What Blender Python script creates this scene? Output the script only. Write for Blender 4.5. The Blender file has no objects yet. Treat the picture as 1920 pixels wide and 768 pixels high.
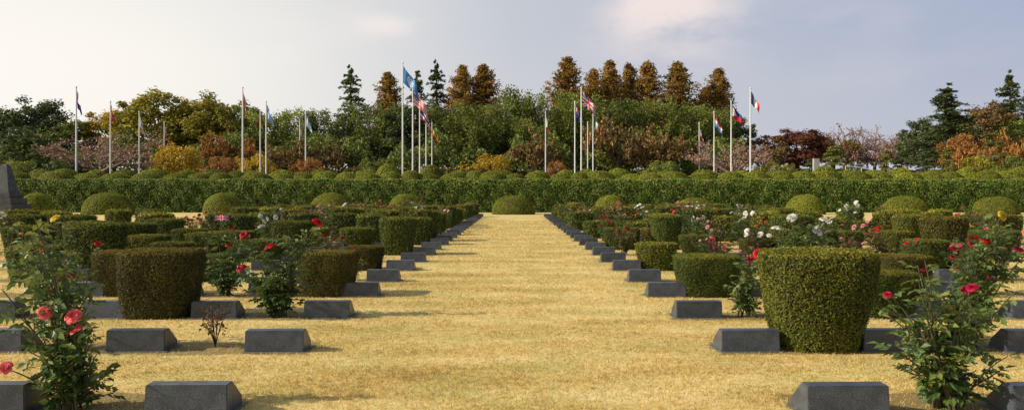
import bpy, bmesh, math, random
import numpy as np
from mathutils import Vector
random.seed(5)
PI = math.pi
S = bpy.context.scene
COL = S.collection
F_PX, HY, VX, EYE = 1493.0, 369.0, 963.0, 1.5
def WX(px, Z): return (px - VX) / F_PX * Z
def WH(py, Z): return EYE + (HY - py) / F_PX * Z
def hg(Z):
    t = min(1, max(0, (Z - 105) / 60)); return 2.9 + 4.0 * t * t * (3 - 2 * t)
ORD = ['first','second','third','fourth','fifth','sixth','seventh','eighth','ninth','tenth','eleventh','twelfth','thirteenth','fourteenth','fifteenth','sixteenth','seventeenth','eighteenth','nineteenth','twentieth']
ORD += ['twenty-' + o for o in ORD[:9]] + ['thirtieth'] + ['thirty-' + o for o in ORD[:9]] + ['fortieth'] + ['forty-' + o for o in ORD[:9]] + ['fiftieth'] + ['fifty-' + o for o in ORD[:9]]

# ------------------------------------------------------------------ helpers
class MB:
    def __init__(s): s.V = []; s.F = []; s.MI = []; s.T = []; s.n = 0
    def add(s, v, f, mi=0, t=0.5):
        v = np.asarray(v, float).reshape(-1, 3); f = np.asarray(f, int)
        s.V.append(v); s.F.extend((f + s.n).tolist()); k = len(f)
        s.MI.append(np.full(k, mi)); s.T.append(np.broadcast_to(np.asarray(t, float), (k,)).copy()); s.n += len(v)
    def mesh(s, name, mats, smooth=False):
        me = bpy.data.meshes.new(name)
        me.from_pydata(np.concatenate(s.V).tolist(), [], s.F)
        for m in mats: me.materials.append(m)
        me.polygons.foreach_set('material_index', np.concatenate(s.MI).astype(np.int32))
        a = me.attributes.new('tint', 'FLOAT', 'FACE'); a.data.foreach_set('value', np.concatenate(s.T).astype(np.float32))
        if smooth: me.polygons.foreach_set('use_smooth', np.ones(len(me.polygons), bool))
        me.update(); return me
def obj(name, me, parent=None):
    o = bpy.data.objects.new(name, me); COL.objects.link(o)
    if parent: o.parent = parent
    return o
def tag(o, label=None, cat=None, group=None, kind=None):
    if label: o['label'] = label
    if cat: o['category'] = cat
    if group: o['group'] = group
    if kind: o['kind'] = kind
    return o
def empty(name, loc, rz=0, sc=(1, 1, 1)):
    o = bpy.data.objects.new(name, None); COL.objects.link(o); o.empty_display_size = .2
    o.location = loc; o.rotation_euler = (0, 0, rz); o.scale = sc; return o
def nrm(a): return a / np.maximum(np.linalg.norm(a, axis=-1, keepdims=True), 1e-9)
def leaves(P, N, size, rng, asp=.5, jit=.6, fold=.2):
    n = len(P); N = nrm(np.asarray(N, float) + jit * rng.normal(size=(n, 3)))
    t = nrm(np.cross(N, rng.normal(size=(n, 3)))); b = np.cross(N, t)
    a = (size * (.65 + .7 * rng.random(n)))[:, None]
    v = np.stack([P - t * a, P + b * a * asp + N * a * fold, P + t * a, P - b * a * asp + N * a * fold], 1)
    return v.reshape(-1, 3), np.arange(4 * n).reshape(-1, 4)
def leafDN(P, D, N, L, asp):
    D = nrm(D); W = nrm(np.cross(N, D)); N = np.cross(D, W); L = np.asarray(L).reshape(-1, 1); n = len(P)
    v = np.stack([P, P + D * L * .45 + W * L * asp * .5 + N * L * .07, P + D * L - N * L * .1, P + D * L * .45 - W * L * asp * .5 + N * L * .07], 1)
    return v.reshape(-1, 3), np.arange(4 * n).reshape(-1, 4)
def tube(pts, rad, sides=6):
    pts = np.asarray(pts, float); k = len(pts); rad = np.broadcast_to(rad, (k,))
    T = nrm(np.gradient(pts, axis=0)); ref = np.array([.31, .95, .05]) if abs(T[0, 2]) > .6 else np.array([0, 0, 1.])
    A = nrm(np.cross(T, ref)); B = np.cross(T, A)
    ang = np.arange(sides) * 2 * PI / sides
    v = pts[:, None] + rad[:, None, None] * (np.cos(ang)[None, :, None] * A[:, None] + np.sin(ang)[None, :, None] * B[:, None])
    f = []
    for i in range(k - 1):
        for j in range(sides):
            j2 = (j + 1) % sides; f.append((i * sides + j, i * sides + j2, (i + 1) * sides + j2, (i + 1) * sides + j))
    return v.reshape(-1, 3), f
def grid_faces(a, b, wrap=False):
    f = []
    for i in range(a - 1):
        for j in range(b if wrap else b - 1):
            j2 = (j + 1) % b; f.append((i * b + j, i * b + j2, (i + 1) * b + j2, (i + 1) * b + j))
    return f
def lum(P, k):
    return np.sin(P[:, 0] * k + 1.3) * .5 + np.sin(P[:, 1] * k * 1.3 + P[:, 2] * k * .7) * .5 + np.sin(P[:, 2] * k * 1.7 + P[:, 0] * k * .6 + 2) * .5
def box(mb, x0, x1, y0, y1, z0, z1, mi=0):
    v = [(x0,y0,z0),(x1,y0,z0),(x1,y1,z0),(x0,y1,z0),(x0,y0,z1),(x1,y0,z1),(x1,y1,z1),(x0,y1,z1)]
    mb.add(v, [(0,3,2,1),(4,5,6,7),(0,1,5,4),(1,2,6,5),(2,3,7,6),(3,0,4,7)], mi)

# ------------------------------------------------------------------ materials
def newmat(name):
    m = bpy.data.materials.new(name); m.use_nodes = True; nt = m.node_tree; nt.nodes.clear()
    out = nt.nodes.new('ShaderNodeOutputMaterial'); return m, nt, out
def ramp(nt, stops):
    r = nt.nodes.new('ShaderNodeValToRGB'); e = r.color_ramp.elements
    while len(e) < len(stops): e.new(.5)
    for k, (p, c) in enumerate(stops): e[k].position = p; e[k].color = (*c, 1)
    return r
def foliage(name, c0, c1, c2, trans=.2, rough=.6, spec=.25, k=1.):
    c0, c1, c2 = [tuple(min(.9, x * k) for x in c) for c in (c0, c1, c2)]
    m, nt, out = newmat(name); L = nt.links.new
    at = nt.nodes.new('ShaderNodeAttribute'); at.attribute_name = 'tint'
    r = ramp(nt, [(0, c0), (.5, c1), (1, c2)]); L(at.outputs['Fac'], r.inputs[0])
    oi = nt.nodes.new('ShaderNodeObjectInfo'); mr = nt.nodes.new('ShaderNodeMapRange'); mr.inputs['To Min'].default_value = .78; mr.inputs['To Max'].default_value = 1.22
    L(oi.outputs['Random'], mr.inputs['Value'])
    hs = nt.nodes.new('ShaderNodeHueSaturation'); L(r.outputs[0], hs.inputs['Color']); L(mr.outputs[0], hs.inputs['Value'])
    p = nt.nodes.new('ShaderNodeBsdfPrincipled'); L(hs.outputs[0], p.inputs['Base Color']); p.inputs['Roughness'].default_value = rough
    p.inputs['Specular IOR Level'].default_value = spec
    if trans > 0:
        tr = nt.nodes.new('ShaderNodeBsdfTranslucent'); L(hs.outputs[0], tr.inputs['Color'])
        mx = nt.nodes.new('ShaderNodeMixShader'); mx.inputs[0].default_value = trans
        L(p.outputs[0], mx.inputs[1]); L(tr.outputs[0], mx.inputs[2]); L(mx.outputs[0], out.inputs[0])
    else: L(p.outputs[0], out.inputs[0])
    return m
def plain(name, c, rough=.6, c2=None, scale=8, metal=0, bump=0, spec=.4):
    m, nt, out = newmat(name); L = nt.links.new
    p = nt.nodes.new('ShaderNodeBsdfPrincipled'); p.inputs['Roughness'].default_value = rough; p.inputs['Metallic'].default_value = metal
    p.inputs['Specular IOR Level'].default_value = spec
    tc = nt.nodes.new('ShaderNodeTexCoord'); n = nt.nodes.new('ShaderNodeTexNoise'); n.inputs['Scale'].default_value = scale; n.inputs['Detail'].default_value = 5
    L(tc.outputs['Object'], n.inputs['Vector'])
    c2 = c2 or tuple(x * .75 for x in c); r = ramp(nt, [(.35, c2), (.65, c)]); L(n.outputs['Fac'], r.inputs[0]); L(r.outputs[0], p.inputs['Base Color'])
    if bump:
        b = nt.nodes.new('ShaderNodeBump'); b.inputs['Strength'].default_value = bump; L(n.outputs['Fac'], b.inputs['Height']); L(b.outputs[0], p.inputs['Normal'])
    L(p.outputs[0], out.inputs[0]); return m
def granite():
    m, nt, out = newmat('granite'); L = nt.links.new
    p = nt.nodes.new('ShaderNodeBsdfPrincipled'); p.inputs['Roughness'].default_value = .4
    tc = nt.nodes.new('ShaderNodeTexCoord')
    v = nt.nodes.new('ShaderNodeTexNoise'); v.inputs['Scale'].default_value = 190; v.inputs['Detail'].default_value = 3
    n = nt.nodes.new('ShaderNodeTexNoise'); n.inputs['Scale'].default_value = 7; n.inputs['Detail'].default_value = 6
    L(tc.outputs['Object'], v.inputs['Vector']); L(tc.outputs['Object'], n.inputs['Vector'])
    r = ramp(nt, [(.3, (.024,.032,.045)), (.52, (.055,.068,.09)), (.72, (.19,.215,.25))]); L(v.outputs['Fac'], r.inputs[0])
    r2 = ramp(nt, [(.35, (.65,.65,.65)), (.7, (1.15,1.15,1.12))]); L(n.outputs['Fac'], r2.inputs[0])
    mx = nt.nodes.new('ShaderNodeMix'); mx.data_type = 'RGBA'; mx.blend_type = 'MULTIPLY'; mx.inputs[0].default_value = 1
    L(r.outputs[0], mx.inputs[6]); L(r2.outputs[0], mx.inputs[7])
    oi = nt.nodes.new('ShaderNodeObjectInfo'); mr = nt.nodes.new('ShaderNodeMapRange'); mr.inputs['To Min'].default_value = .75; mr.inputs['To Max'].default_value = 1.3
    L(oi.outputs['Random'], mr.inputs['Value']); hs = nt.nodes.new('ShaderNodeHueSaturation'); L(mx.outputs[2], hs.inputs['Color']); L(mr.outputs[0], hs.inputs['Value'])
    L(hs.outputs[0], p.inputs['Base Color']); L(p.outputs[0], out.inputs[0]); return m
GRANITE = granite()
SLAB = plain('slab_granite', (.16,.15,.13), .7, (.09,.088,.085), 40)
SOIL = plain('trunk_bark', (.07,.048,.032), .9, (.03,.022,.016), 14, bump=.4)
YEW = foliage('yew_green', (.020,.036,.006), (.066,.092,.014), (.23,.20,.026), .2, k=1.4)
BRONZE = foliage('yew_bronze', (.030,.032,.008), (.085,.080,.015), (.25,.185,.028), .2, k=1.3)
YELLOWYEW = foliage('yew_yellow', (.033,.044,.007), (.115,.132,.018), (.31,.26,.032), .2, k=1.45)
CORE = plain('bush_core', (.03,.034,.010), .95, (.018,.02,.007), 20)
DOME = foliage('dome_azalea', (.07,.10,.008), (.20,.22,.018), (.34,.31,.04), .25, k=1.4)
IVY = foliage('ivy', (.018,.042,.006), (.068,.108,.015), (.21,.23,.045), .25, k=1.75)
ROSELEAF = foliage('rose_leaf', (.025,.052,.016), (.07,.115,.03), (.18,.19,.045), .3, .42, .4, k=1.4)
REDLEAF = foliage('rose_leaf_bronze', (.033,.042,.016), (.09,.085,.028), (.19,.12,.035), .3, .5, .3, k=1.3)
STEM = plain('rose_stem', (.09,.11,.04), .6, (.08,.055,.03), 12)
DRY = foliage('dry_leaf', (.07,.03,.015), (.18,.085,.04), (.3,.16,.07), .2)
KT = 2.75
TREEC = {
 'dark': foliage('crown_dark', (.013,.021,.008), (.038,.054,.018), (.09,.10,.03), .3, k=KT),
 'mid': foliage('crown_mid', (.021,.03,.007), (.07,.083,.017), (.14,.14,.03), .3, k=KT),
 'olive': foliage('crown_olive', (.045,.042,.006), (.15,.135,.016), (.25,.205,.025), .35, k=2.3),
 'yellow': foliage('crown_yellow', (.09,.06,.006), (.28,.19,.018), (.44,.30,.03), .35, k=1.9),
 'rust': foliage('crown_rust', (.04,.027,.008), (.14,.084,.017), (.24,.145,.028), .35, k=2.3),
 'orange': foliage('crown_orange', (.06,.032,.012), (.21,.10,.026), (.36,.18,.045), .3, k=1.8),
 'red': foliage('crown_red', (.04,.018,.013), (.115,.044,.026), (.2,.085,.04), .3, k=2.0),
 'bamboo': foliage('crown_bamboo', (.02,.03,.006), (.085,.10,.018), (.18,.18,.036), .3, k=KT),
 'pink': foliage('crown_pink', (.10,.06,.045), (.2,.12,.09), (.3,.19,.14), .2, k=1.7),
 'redgreen': foliage('crown_redgreen', (.035,.026,.011), (.13,.08,.03), (.2,.14,.045), .3, k=1.9),
}
BARK = plain('bark', (.12,.095,.07), .9, (.06,.046,.036), 5, bump=.3)
PINKBARK = plain('pink_bark', (.32,.22,.18), .9, (.19,.13,.105), 4)
PETAL = {k: foliage('petal_' + k, tuple(x * .6 for x in c), c, tuple(min(.9, x * 1.25) for x in c), .35, .5, .3) for k, c in {
 'red': (.58,.012,.022), 'crimson': (.40,.008,.05), 'coral': (.85,.15,.16), 'pink': (.82,.33,.38), 'white': (.82,.79,.71), 'yellow': (.82,.58,.05), 'orange': (.8,.22,.05)}.items()}
REDSHRUB = foliage('red_shrub_leaf', (.12,.02,.01), (.32,.03,.02), (.45,.06,.03), .2)
PAINT = {k: plain('cloth_' + k, c, .8, tuple(x * .9 for x in c), 3) for k, c in {
 'red': (.66,.025,.03), 'white': (.8,.8,.8), 'navy': (.025,.045,.2), 'blue': (.08,.27,.66), 'sky': (.3,.52,.78), 'yellow': (.8,.55,.03), 'green': (.02,.24,.07), 'black': (.02,.02,.025)}.items()}
POLE = plain('pole_white', (.8,.8,.79), .4, (.7,.7,.7), 2)
GREY = plain('monument_stone', (.065,.07,.078), .65, (.04,.043,.05), 3)
PALE = plain('pale_stone', (.42,.41,.39), .8, (.32,.31,.3), 2)

# ------------------------------------------------------------------ rows
Z0, SP, NR = 5.557, 2.129, 27
def rowz(n): return Z0 + SP * n - (.12 if n == 0 else 0)
def inner(n): return 2.0 + .3 * (n / 26) ** 2
# ------------------------------------------------------------------ lawn
def lawn_mat(blade=False):
    m, nt, out = newmat('lawn_blade' if blade else 'lawn'); L = nt.links.new
    g = nt.nodes.new('ShaderNodeNewGeometry')
    def noise(sc, det=4, vec=None):
        n = nt.nodes.new('ShaderNodeTexNoise'); n.inputs['Scale'].default_value = sc; n.inputs['Detail'].default_value = det
        L(vec or g.outputs['Position'], n.inputs['Vector']); return n.outputs['Fac']
    def math_(op, a, b=None, clamp=False):
        n = nt.nodes.new('ShaderNodeMath'); n.operation = op; n.use_clamp = clamp
        for i, x in enumerate((a, b)):
            if x is None: continue
            if isinstance(x, (int, float)): n.inputs[i].default_value = x
            else: L(x, n.inputs[i])
        return n.outputs[0]
    mp = nt.nodes.new('ShaderNodeMapping'); mp.inputs['Scale'].default_value = (.5, 1.6, 1); L(g.outputs['Position'], mp.inputs['Vector'])
    big = noise(.8, 6, mp.outputs[0]); fine = noise(90, 4); mid = noise(11, 5)
    f = math_('ADD', math_('MULTIPLY', big, .75), math_('ADD', math_('MULTIPLY', fine, .25), math_('MULTIPLY', mid, .6))); f = math_('SUBTRACT', f, .25)
    if blade:
        at = nt.nodes.new('ShaderNodeAttribute'); at.attribute_name = 'tint'
        f = math_('ADD', math_('MULTIPLY', f, .75), math_('MULTIPLY', at.outputs['Fac'], .36))
        f = math_('SUBTRACT', f, .04)
    r = ramp(nt, [(.36, (.44,.31,.095)), (.5, (.66,.495,.175)), (.62, (.77,.605,.255)), (.74, (.85,.71,.36))]); L(f, r.inputs[0])
    colr = r.outputs[0]
    gr = ramp(nt, [(.46, (0,0,0)), (.68, (1,1,1))]); L(noise(1.1, 7), gr.inputs[0])
    mg = nt.nodes.new('ShaderNodeMix'); mg.data_type = 'RGBA'; L(math_('MULTIPLY', gr.outputs[0], .5), mg.inputs[0]); L(colr, mg.inputs[6]); mg.inputs[7].default_value = (.48,.44,.14,1); colr = mg.outputs[2]
    if not blade:
        sx = nt.nodes.new('ShaderNodeSeparateXYZ'); L(g.outputs['Position'], sx.inputs[0])
        wob = math_('MULTIPLY', math_('SUBTRACT', noise(3, 4), .5), .5)
        fr = math_('FRACT', math_('ADD', math_('DIVIDE', math_('SUBTRACT', sx.outputs[1], Z0 - .1), SP), math_('MULTIPLY', wob, .25)))
        band = math_('MULTIPLY', math_('LESS_THAN', fr, .3), math_('GREATER_THAN', math_('ADD', math_('ABSOLUTE', sx.outputs[0]), wob), 1.98))
        band = math_('MULTIPLY', band, math_('LESS_THAN', sx.outputs[1], 62.))
        band = math_('MULTIPLY', band, math_('LESS_THAN', math_('ABSOLUTE', sx.outputs[0]), 18.))
        ms = nt.nodes.new('ShaderNodeMix'); ms.data_type = 'RGBA'; L(math_('MULTIPLY', band, .75), ms.inputs[0]); L(colr, ms.inputs[6]); ms.inputs[7].default_value = (.16,.11,.05,1); colr = ms.outputs[2]
    p = nt.nodes.new('ShaderNodeBsdfPrincipled'); p.inputs['Roughness'].default_value = .85; p.inputs['Specular IOR Level'].default_value = .15; L(colr, p.inputs['Base Color'])
    if not blade:
        b = nt.nodes.new('ShaderNodeBump'); b.inputs['Strength'].default_value = .5; b.inputs['Distance'].default_value = .02; L(fine, b.inputs['Height']); L(b.outputs[0], p.inputs['Normal'])
        L(p.outputs[0], out.inputs[0])
    else:
        tr = nt.nodes.new('ShaderNodeBsdfTranslucent'); L(colr, tr.inputs[0]); mx = nt.nodes.new('ShaderNodeMixShader'); mx.inputs[0].default_value = .4
        L(p.outputs[0], mx.inputs[1]); L(tr.outputs[0], mx.inputs[2]); L(mx.outputs[0], out.inputs[0])
    return m
LAWN = lawn_mat(); BLADE = lawn_mat(True)
mb = MB(); mb.add([(-2500,-60,0),(2500,-60,0),(2500,4000,0),(-2500,4000,0)], [(0,1,2,3)])
tag(obj('ground', mb.mesh('ground', [LAWN])), kind='structure')
def build_grass(n=450000):
    rng = np.random.default_rng(3)
    z = 4.3 * (50 / 4.3) ** rng.random(n); x = (rng.random(n) * 2 - 1) * (z * .67 + .8)
    fr = ((z - (Z0 - .1)) / SP) % 1
    keep = ~((np.abs(x) > 2.02) & (fr < .28) & (rng.random(n) < .75)); z, x = z[keep], x[keep]; n = len(z)
    P = np.stack([x, z, np.zeros(n)], 1)
    h = (.014 + .0009 * z + .018 * rng.random(n)) * (.8 + .35 * np.sin(x * 5.1 + np.sin(z * 3.3) * 2) * np.sin(z * 4.3 + np.sin(x * 2.7) * 2)); w = .0015 + .0004 * z
    a = rng.random(n) * 2 * PI; wd = np.stack([np.cos(a), np.sin(a), np.zeros(n)], 1) * w[:, None]
    b = rng.random(n) * 2 * PI; lean = np.stack([np.cos(b), np.sin(b), np.zeros(n)], 1) * (h * rng.random(n) * 1.5)[:, None]
    T = P + lean; T[:, 2] = h * (.5 + .5 * rng.random(n))
    v = np.stack([P - wd, P + wd, T], 1)
    m = MB(); m.add(v.reshape(-1, 3), np.arange(3 * n).reshape(-1, 3), 0, rng.random(n))
    tag(obj('lawn_grass', m.mesh('lawn_grass', [BLADE])), 'short dry golden lawn grass covering the aisle and grave rows', 'grass', kind='stuff')
build_grass()

# terrace ground
mb = MB(); ys = [78.2, 84, 95, 105, 112, 120, 128, 136, 144, 152, 160, 168, 200, 300, 500]; xs = np.linspace(-320, 320, 33)
v = [(x, y, hg(y)) for y in ys for x in xs]; mb.add(v, grid_faces(len(ys), len(xs)))
v = [(x, 78.2, z) for z in (-.3, 2.9) for x in xs]; mb.add(v, grid_faces(2, len(xs)))
tag(obj('terrace_ground', mb.mesh('terrace_ground', [plain('terrace_soil', (.20,.17,.06), .95, (.09,.09,.03), 1.5)])), kind='structure')

# ------------------------------------------------------------------ gravestones
def stone_mesh():
    bm = bmesh.new(); prof = [(0,.0),(.012,.212),(.13,.216),(.31,.075),(.318,.0)]
    vs = []
    for sx in (-1, 1): vs.append([bm.verts.new((sx * (.285 - .006 * (z > .2)), y, z)) for y, z in prof])
    bm.faces.new(vs[0][::-1]); bm.faces.new(vs[1])
    for i in range(5): j = (i + 1) % 5; bm.faces.new((vs[0][i], vs[0][j], vs[1][j], vs[1][i]))
    bmesh.ops.recalc_face_normals(bm, faces=bm.faces[:])
    bmesh.ops.bevel(bm, geom=bm.edges[:], offset=.006, segments=2, affect='EDGES')
    me = bpy.data.meshes.new('block'); bm.to_mesh(me); bm.free(); me.materials.append(GRANITE); return me
def slab_mesh():
    bm = bmesh.new(); bmesh.ops.create_cube(bm, size=1)
    for v_ in bm.verts: v_.co = Vector((v_.co.x * .63, v_.co.y * .40 + .18, v_.co.z * .04 - .010))
    bmesh.ops.bevel(bm, geom=bm.edges[:], offset=.004, segments=1, affect='EDGES')
    me = bpy.data.meshes.new('base_slab'); bm.to_mesh(me); bm.free(); me.materials.append(SLAB); return me
SM, SLM = stone_mesh(), slab_mesh()
for n in range(NR):
    for side in (-1, 1):
        cols = 13 if n < 8 else (3 if n < 13 else (2 if n < 18 else 1))
        for k in range(cols):
            X = side * (inner(n) + .30 + 1.38 * k + random.uniform(-.02, .02)); Z = rowz(n) + random.uniform(-.02, .02)
            if n == 0 and side < 0: X += .06
            if abs(X) * F_PX / Z - (.45 if n < 3 else -.3) * F_PX / Z > 960 or abs(X) > 17: continue
            if n > 3 and k > 3 and random.random() < .35: continue
            e = empty('gravestone', (X, Z, 0), random.uniform(-.025, .025))
            tag(e, f"dark granite gravestone in the {ORD[n]} row, {ORD[k]} place from the aisle on its {'left' if side<0 else 'right'} side", 'gravestone', 'granite gravestones in rows beside the lawn aisle')
            obj('block', SM, e); obj('base_slab', SLM, e)

# ------------------------------------------------------------------ clipped bushes
def bush_meshes(seed, nl, ls, w=.94, d=.86, h=.85, bot=.74, p=3.4):
    rng = np.random.default_rng(seed); ph = rng.random(8) * 6.28
    def R(th): return (np.abs(np.cos(th)) ** p + np.abs(np.sin(th)) ** p) ** (-1 / p)
    def prof(t): return (bot + (1 - bot) * (1 - np.maximum(0, 1 - t * 1.12) ** 1.35)) * np.where(t > .96, 1 - .04 * ((t - .96) / .04) ** 2, 1)
    def bump(th, t): return 1 + .018 * np.sin(3 * th + ph[0] + 4 * t) + .012 * np.sin(7 * th + ph[1] - 6 * t) + .008 * np.sin(13 * th + 17 * t + ph[2])
    def surf(th, t): r = R(th) * prof(t) * bump(th, t); return np.stack([w / 2 * r * np.cos(th), d / 2 * r * np.sin(th), h * t], -1)
    ns = int(nl * .76); th = rng.random(ns) * 2 * PI; t = rng.random(ns)
    P1 = surf(th, t); N1 = np.stack([np.sign(np.cos(th)) * np.abs(np.cos(th)) ** (p - 1), np.sign(np.sin(th)) * np.abs(np.sin(th)) ** (p - 1), np.zeros(ns)], 1); N1 = nrm(N1); N1[:, 2] = .05
    nt_ = nl - ns; th = rng.random(nt_) * 2 * PI; u = np.sqrt(rng.random(nt_))
    P2 = surf(th, np.ones(nt_)); P2[:, :2] *= u[:, None]; P2[:, 2] = h * (1 + .018 * (1 - u ** 2) + .014 * np.sin(P2[:, 0] * 9 + ph[3]) * np.sin(P2[:, 1] * 8 + ph[4])); N2 = np.tile([0, 0, 1.], (nt_, 1))
    P = np.concatenate([P1, P2]); N = np.concatenate([N1, N2]); P = P + N * rng.normal(size=(len(P), 1)) * ls * .6; P[:, 2] = np.maximum(P[:, 2], .01)
    m = MB(); v, f = leaves(P, N, ls, rng, .42, .5)
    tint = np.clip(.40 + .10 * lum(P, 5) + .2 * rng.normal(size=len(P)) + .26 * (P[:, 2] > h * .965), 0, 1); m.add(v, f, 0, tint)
    th = np.linspace(0, 2 * PI, 25)[:-1]; ts = np.linspace(0, 1, 8)
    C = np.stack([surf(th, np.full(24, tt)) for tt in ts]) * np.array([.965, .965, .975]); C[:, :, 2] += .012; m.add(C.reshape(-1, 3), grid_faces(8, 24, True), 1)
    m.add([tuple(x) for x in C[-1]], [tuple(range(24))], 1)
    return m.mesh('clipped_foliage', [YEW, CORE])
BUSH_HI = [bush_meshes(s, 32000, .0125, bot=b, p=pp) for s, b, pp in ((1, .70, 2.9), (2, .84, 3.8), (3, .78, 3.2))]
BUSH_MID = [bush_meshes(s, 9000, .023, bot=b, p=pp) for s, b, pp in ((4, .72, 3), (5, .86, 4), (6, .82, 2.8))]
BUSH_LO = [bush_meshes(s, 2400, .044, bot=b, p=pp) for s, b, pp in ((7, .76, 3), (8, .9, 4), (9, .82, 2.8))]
mb = MB(); v, f = tube([(0,0,-.02),(0.01,0,.06),(0,.01,.16)], [.06,.05,.05], 8); mb.add(v, f); BTRUNK = mb.mesh('trunk', [SOIL])
def set_mat(o, m): o.material_slots[0].link = 'OBJECT'; o.material_slots[0].material = m
LOOK = {'g': ('dark green', YEW), 'b': ('bronze brown', BRONZE), 'y': ('yellow green', YELLOWYEW)}
def clipped(X, Z, w, h, c, label, n):
    look, m = LOOK[c]; vs = BUSH_HI if Z < 13.5 else BUSH_MID if Z < 25 else BUSH_LO
    me = random.choice(vs) if n > 3 else vs[0 if h > .85 else 1]
    rz = random.choice((0, PI)) + random.uniform(-.12, .12); sc = (w, w, h / .85)
    if n < 8:
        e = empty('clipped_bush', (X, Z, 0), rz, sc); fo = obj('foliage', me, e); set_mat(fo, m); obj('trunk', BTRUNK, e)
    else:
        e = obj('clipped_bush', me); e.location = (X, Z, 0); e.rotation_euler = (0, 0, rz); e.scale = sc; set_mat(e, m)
    tag(e, label, 'bush', 'clipped bushes planted between the gravestones')

# ------------------------------------------------------------------ roses
def bloom_mesh(col, seed):
    rng = np.random.default_rng(seed); m = MB()
    for ring, (cnt, r, tilt, ln) in enumerate(((3, .006, .1, .046), (4, .013, .3, .05), (5, .022, .6, .052), (6, .030, .95, .052), (7, .036, 1.3, .05))):
        for i in range(cnt):
            a = 2 * PI * (i + .5 * ring) / cnt + rng.normal() * .15; wd = ln * (.95 + .2 * rng.random())
            o = np.array([math.cos(a), math.sin(a), 0]); tdir = np.array([-math.sin(a), math.cos(a), 0]); pts = []
            for s in (0, .35, .7, 1):
                tl = tilt * s * 1.1 + (.25 if s == 1 else 0); c = o * (r * min(1, s * 2 + .2) + ln * s * math.sin(tl)) + np.array([0, 0, ln * s * math.cos(tl)])
                ww = wd * math.sin(PI * (.12 + .62 * s)) * .62
                for q in (-1, 0, 1): pts.append(c + tdir * q * ww - o * (.006 * q * q))
            m.add(pts, grid_faces(4, 3), 0, np.clip(.5 + .28 * rng.normal() - .12 * (ring < 2), 0, 1))
    v, f = tube([(0,0,-.03),(0,0,-.01),(0,0,.008)], [.004,.012,.014], 6); m.add(v, f, 1)
    return m.mesh('bloom', [PETAL[col], STEM], True)
BLOOM = {c: bloom_mesh(c, i + 40) for i, c in enumerate(PETAL)}
def bez(a, c, b, k=8):
    t = np.linspace(0, 1, k)[:, None]; return (1 - t) ** 2 * a + 2 * t * (1 - t) * c + t * t * b
def rose_mesh(seed, H, spread, ncane, ls, targets=(), step=.04, join=False, shoots=4, leafmat=None):
    rng = np.random.default_rng(seed); st = MB(); P = []; D = []; tips = []
    ends = [np.array(t, float) for t in targets]
    for i in range(ncane):
        a = 2 * PI * i / ncane + rng.normal() * .3; rr = spread * (.25 + .8 * rng.random()); ends.append(np.array([math.cos(a) * rr, math.sin(a) * rr, H * (.45 + .5 * rng.random())]))
    def leafline(pts, t0):
        d = np.linalg.norm(np.diff(pts, axis=0), axis=1); L = d.sum(); k = max(2, int(L * (1 - t0) / step)); cum = np.concatenate([[0], np.cumsum(d)])
        for s in np.linspace(t0 * L, L * .97, k):
            p = np.array([np.interp(s, cum, pts[:, c]) for c in range(3)]); a = rng.random() * 6.28
            P.append(p); D.append((math.cos(a), math.sin(a), rng.normal() * .35 + .1))
    for i, e in enumerate(ends):
        b = np.array([rng.normal() * .05, rng.normal() * .05, 0]); c = np.array([e[0] * .35 + rng.normal() * .05, e[1] * .35, e[2] * .65]); pts = bez(b, c, e)
        v, f = tube(pts, np.linspace(.010, .0035, 8), 5); st.add(v, f); leafline(pts, .12)
        if i >= len(targets): tips.append(e)
        for q in range(shoots):
            t = .2 + .7 * rng.random(); s0 = pts[min(7, int(t * 7))]; a = rng.random() * 6.28; ln = H * (.12 + .22 * rng.random())
            e2 = s0 + ln * np.array([math.cos(a) * .75, math.sin(a) * .75, .35 + .5 * rng.random()]); p2 = bez(s0, (s0 + e2) / 2 + np.array([0, 0, -.02]), e2, 5)
            v, f = tube(p2, np.linspace(.005, .0025, 5), 4); st.add(v, f); leafline(p2, .1); tips.append(e2)
    P = np.array(P); D = nrm(np.array(D)); n = len(P); N = nrm(np.tile([0, 0, 1.], (n, 1)) + .45 * rng.normal(size=(n, 3))); W = nrm(np.cross(N, D)); base_t = np.clip(.45 + .2 * rng.normal(size=n), 0, 1)
    fo = MB(); L = ls * (.7 + .6 * rng.random(n))
    for off, sd in ((1.0, 0), (.75, 1), (.75, -1), (.38, 1), (.38, -1)):
        pp = P + D * (L * 1.5 * off)[:, None]; dd = D + W * sd * 1.1 + np.array([0, 0, -.25]) + .15 * rng.normal(size=(n, 3)); nn = N + .3 * rng.normal(size=(n, 3))
        v, f = leafDN(pp, dd, nn, L * (1.15 if sd == 0 else .95), .62); fo.add(v, f, 0, np.clip(base_t + .08 * rng.normal(size=n) + .18 * (P[:, 2] / H - .5), 0, 1))
    if join:
        for vv, ff in zip([np.concatenate(st.V)], [st.F]): fo.add(vv, ff, 1)
        return fo.mesh('rose_plant', [leafmat or ROSELEAF, STEM]), None, tips
    return fo.mesh('foliage', [leafmat or ROSELEAF]), st.mesh('stems', [STEM]), tips
def put_bloom(parent, p, col, sc=1.):
    b = obj('bloom', BLOOM[col], parent); b.location = p; b.rotation_euler = (random.uniform(-.3, .9) + .35, random.uniform(-.6, .6), random.uniform(-.6, .6)); b.scale = (sc, sc, sc)
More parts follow.
